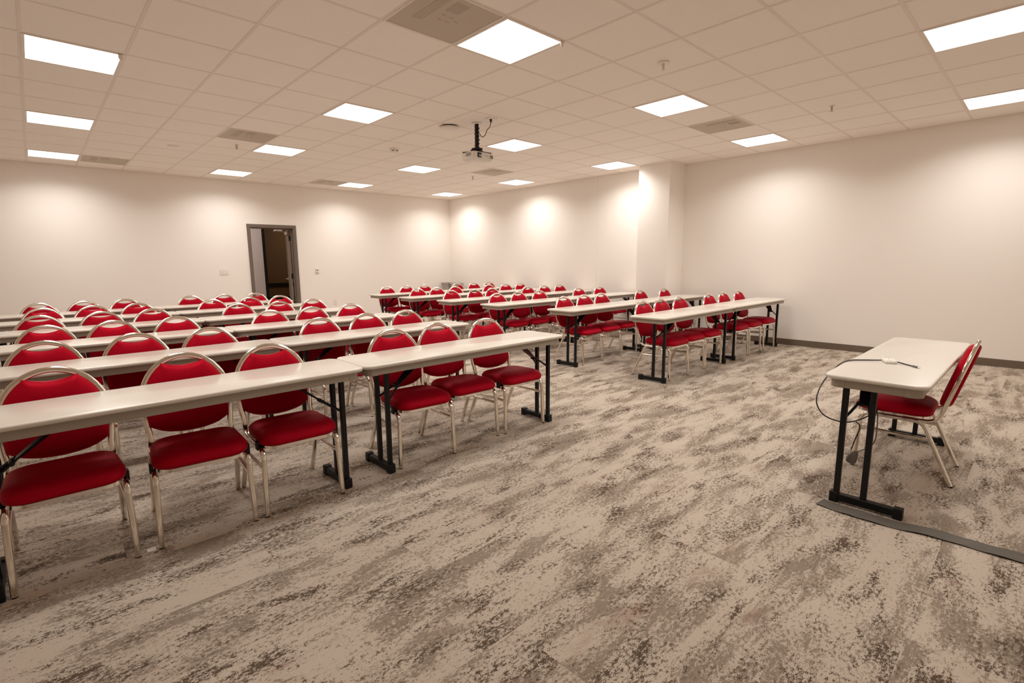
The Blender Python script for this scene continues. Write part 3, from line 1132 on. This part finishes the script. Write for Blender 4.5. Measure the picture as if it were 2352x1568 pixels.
# ------------------------------------------------------------------ projector
def projector():
    PX, PY = 4.0, -0.257
    o = empty('ceiling_projector', (PX, PY, CH))
    tag(o, 'white projector hanging from the ceiling on a black pole', 'projector')
    bm = bmesh.new()
    cyl(bm, (0, 0, -0.006), 0.062, 0.012, 'z', 28)
    obj('ceiling_plate', bm, M['white'], o, smooth=True, sharp=40)
    bm = bmesh.new()
    cyl(bm, (0, 0, -0.15), 0.024, 0.29, 'z', 16)
    obj('pole', bm, M['black'], o, smooth=True, sharp=40)
    bm = bmesh.new()
    hel = []
    for i in range(90):
        a = i * 0.42
        hel.append((0.029 * math.cos(a) + 0.004 * math.sin(a * 0.31), 0.029 * math.sin(a), -0.02 - 0.26 * i / 89))
    tube(bm, hel, 0.0045, 6)
    obj('wrapped_cable', bm, M['cable'], o, smooth=True)
    bm = bmesh.new()
    box(bm, -0.05, 0.05, -0.045, 0.045, -0.312, -0.285, bev=0.004)
    box(bm, -0.085, 0.085, -0.022, 0.022, -0.332, -0.312, bev=0.003)
    for sx, sy in ((-1, 1), (1, 1), (1, -1), (-1, -1)):
        sweep(bm, [(sx * 0.03, sy * 0.02, -0.325), (sx * 0.135, sy * 0.085, -0.3405)], round_profile(0.02, 0.01, 0.003, 1), Vector((-sy, sx, 0)))
        box(bm, sx * 0.135 - 0.012, sx * 0.135 + 0.012, sy * 0.085 - 0.012, sy * 0.085 + 0.012, -0.349, -0.336)
    obj('bracket', bm, M['black'], o)
    bm = bmesh.new()
    W, D = 0.157, 0.118
    lay = []
    for z, ins in ((-0.349, 0.010), (-0.354, 0.002), (-0.362, 0.0), (-0.410, 0.0), (-0.428, 0.005), (-0.440, 0.020), (-0.443, 0.035)):
        lay.append([(x, y, z) for x, y in rrect(-W + ins, W - ins, -D + ins, D - ins, 0.028, 5)])
    loft(bm, lay)
    body = obj('body', bm, M['white'], o, smooth=True, sharp=45)
    bm = bmesh.new()
    box(bm, -0.095, -0.035, -D - 0.004, -D + 0.004, -0.416, -0.360, bev=0.002)
    lr = obj('lens_recess', bm, M['dark'], body)
    bm = bmesh.new()
    cyl(bm, (-0.063, -D - 0.005, -0.388), 0.021, 0.012, 'y', 24)
    obj('lens', bm, M['lens'], body, smooth=True, sharp=40)
    bm = bmesh.new()
    for i in range(8):
        yy = -D + 0.045 + i * 0.0125
        box(bm, -W - 0.0008, -W + 0.003, yy, yy + 0.007, -0.402, -0.362)
    for i in range(9):
        box(bm, W - 0.06 + i * 0.006, W - 0.057 + i * 0.006, -D - 0.0006, -D + 0.003, -0.412, -0.372)
    obj('vent_slots', bm, M['ink'], body)
    bm = bmesh.new()
    box(bm, 0.03, 0.062, -D - 0.0006, -D + 0.002, -0.392, -0.387)
    obj('name_mark', bm, M['ink'], body)
    bm = bmesh.new()
    box(bm, -0.09, 0.09, -0.07, 0.06, -0.4445, -0.442, bev=0.001, seg=1)
    obj('lamp_cover', bm, M['white'], body)
    # mains lead to the ceiling outlet
    bm = bmesh.new()
    tube(bm, catmull([(0.028, -0.012, -0.11), (0.035, -0.03, -0.14), (0.03, -0.07, -0.165), (0.03, -0.12, -0.150), (0.02, -0.16, -0.11),
                      (0.01, -0.215, -0.09), (0.0, -0.25, -0.06), (-0.005, -0.262, -0.03)], 5), 0.0042, 8)
    lead = obj('power_lead', bm, M['cable'], o, smooth=True)
    bm = bmesh.new()
    cyl(bm, (-0.005, -0.262, -0.026), 0.010, 0.034, 'z', 12, 0.016)
    obj('plug', bm, M['cable'], lead, smooth=True, sharp=40)
    c = tag(obj('outlet_plate', B(PX - 0.065, PX + 0.055, PY - 0.305, PY - 0.22, CH - 0.009, CH + 0.004, bev=0.003), M['white']),
            'white power outlet plate in the ceiling with the projector plug in it', 'outlet')


projector()


# ------------------------------------------------------------------ small ceiling fittings
def disc(name, x, y, layers, m, label, cat, n=32):
    """revolved shape hanging below the ceiling; layers = (radius, drop)"""
    bm = bmesh.new()
    loft(bm, [[(x + r * math.cos(2 * math.pi * i / n), y + r * math.sin(2 * math.pi * i / n), CH + 0.0045 - d) for i in range(n)] for r, d in layers])
    o = obj(name, bm, m, smooth=True, sharp=35)
    return tag(o, label, cat)


ap = empty('access_point', (3.835, 0.065, CH))
tag(ap, 'flat round white wireless access point beside the projector pole', 'access point')
bm = bmesh.new()
cyl(bm, (0, 0, -0.004), 0.095, 0.018, 'z', 32)
obj('shadow_rim', bm, M['dark'], ap, smooth=True, sharp=40)  # dark disc drawn as the shadow rim above the cover
bm = bmesh.new()
n = 36
loft(bm, [[(r * math.cos(2 * math.pi * i / n), r * math.sin(2 * math.pi * i / n), -d) for i in range(n)]
          for r, d in ((0.112, 0.013), (0.118, 0.018), (0.116, 0.028), (0.10, 0.036), (0.06, 0.041), (0.01, 0.042))])
obj('cover', bm, M['white'], ap, smooth=True, sharp=60)

sm = empty('smoke_detector', (3.978, 1.583, CH))
tag(sm, 'round white smoke detector on the ceiling left of the projector', 'smoke detector')
bm = bmesh.new()
loft(bm, [[(r * math.cos(2 * math.pi * i / n), r * math.sin(2 * math.pi * i / n), -d) for i in range(n)]
          for r, d in ((0.078, -0.0045), (0.078, 0.008), (0.066, 0.012), (0.060, 0.030), (0.048, 0.046), (0.01, 0.05))])
sb = obj('body', bm, M['white'], sm, smooth=True, sharp=40)
bm = bmesh.new()
for a0 in (3.5, 4.6):
    for k in range(5):
        a = a0 + k * 0.12
        box(bm, 0.0575 * math.cos(a) - 0.004, 0.0575 * math.cos(a) + 0.004, 0.0575 * math.sin(a) - 0.004, 0.0575 * math.sin(a) + 0.004, -0.036, -0.022)
obj('sensor_slots', bm, M['ink'], sb)


def sprinkler(x, y, label, m, big=0.03):
    o = empty('sprinkler_head', (x, y, CH))
    tag(o, label, 'sprinkler', 'sprinkler heads in the ceiling')
    bm = bmesh.new()
    cyl(bm, (0, 0, -0.002), big, 0.013, 'z', 24, big * 0.9)
    obj('escutcheon', bm, M['white'], o, smooth=True, sharp=40)
    bm = bmesh.new()
    cyl(bm, (0, 0, -0.016), 0.011, 0.024, 'z', 12)
    for s in (-1, 1):
        tube(bm, [(s * 0.010, 0, -0.024), (s * 0.015, 0, -0.038), (s * 0.004, 0, -0.055)], 0.003, 6)
    cyl(bm, (0, 0, -0.040), 0.0035, 0.03, 'z', 8)
    cyl(bm, (0, 0, -0.057), 0.017, 0.003, 'z', 16)
    obj('nozzle', bm, m, o, smooth=True, sharp=40)


sprinkler(3.99, -2.715, 'white sprinkler head in the ceiling right of the largest lit panel', M['dim_white'], 0.05)
sprinkler(6.513, -3.30, 'brass sprinkler head in the ceiling near the right wall', M['brass'])
sprinkler(2.16, 2.734, 'small sprinkler head in the ceiling behind the grille left of the projector', M['brass'])
sprinkler(6.41, 2.725, 'small sprinkler head in the ceiling below the projector, beside the small grille', M['brass'])
disc('cover_disc', 1.521, 3.369, [(0.075, 0.0), (0.075, 0.006), (0.06, 0.010), (0.01, 0.011)], M['dim_white'],
     'flat pale round cover plate in the ceiling on the left', 'cover plate')


# ------------------------------------------------------------------ wall fittings
def plate(name, x, z, w_, h_, label, cat):
    o = empty(name, (x, YB, z))
    tag(o, label, cat)
    obj('plate', B(-w_ / 2, w_ / 2, -0.006, 0.001, -h_ / 2, h_ / 2, bev=0.002), M['white'], o)
    return o


sw = plate('light_switch', 2.70, 1.20, 0.165, 0.118, 'white triple light switch on the back wall left of the door', 'light switch')
for i in (-1, 0, 1):
    bm = B(i * 0.046 - 0.016, i * 0.046 + 0.016, -0.010, -0.005, -0.033, 0.033, bev=0.002)
    obj('rocker', bm, M['white'], sw)
th = plate('thermostat', 4.60, 1.185, 0.075, 0.12, 'white wall thermostat right of the open door', 'thermostat')
obj('body', B(-0.034, 0.034, -0.026, -0.006, -0.035, 0.055, bev=0.005), M['white'], th)
obj('display', B(-0.018, 0.022, -0.0268, -0.0255, 0.004, 0.026), M['ink'], th)
ol = plate('wall_outlet', 4.985, 0.46, 0.072, 0.118, 'white wall outlet low on the back wall right of the door', 'outlet')
for s in (-1, 1):
    obj('socket', B(-0.017, 0.017, -0.0085, -0.005, s * 0.026 - 0.016, s * 0.026 + 0.016, bev=0.003), M['white'], ol)


# ------------------------------------------------------------------ bins in the far corner
def bin_(x, y, rz, m, label):
    o = empty('waste_bin', (x, y, 0), rz)
    tag(o, label, 'bin', 'tall bins in the far corner')
    bm = bmesh.new()
    lay = []
    for z, k in ((0.0, 0.86), (0.02, 0.87), (0.78, 0.985), (0.78, 0.94), (0.05, 0.82)):
        lay.append([(px * k, py * k, z) for px, py in rrect(-0.115, 0.115, -0.15, 0.15, 0.035, 4)])
    loft(bm, lay)
    obj('body', bm, m, o, smooth=True, sharp=40)
    bm = bmesh.new()
    lay = []
    for z, ins in ((0.765, 0.0), (0.765, -0.008), (0.80, -0.008), (0.80, 0.012), (0.765, 0.012)):
        lay.append([(px, py, z) for px, py in rrect(-0.115 + ins, 0.115 - ins, -0.15 + ins, 0.15 - ins, 0.035, 4)])
    loft(bm, lay, False, False)
    obj('rim', bm, m, o, smooth=True, sharp=40)


bin_(8.075, 5.86, 0.0, M['grey'], 'tall darker grey waste bin against the back wall in the far corner')
bin_(8.11, 5.50, 0.0, M['lightgrey'], 'tall paler waste bin in the far corner, the nearer of the pair')
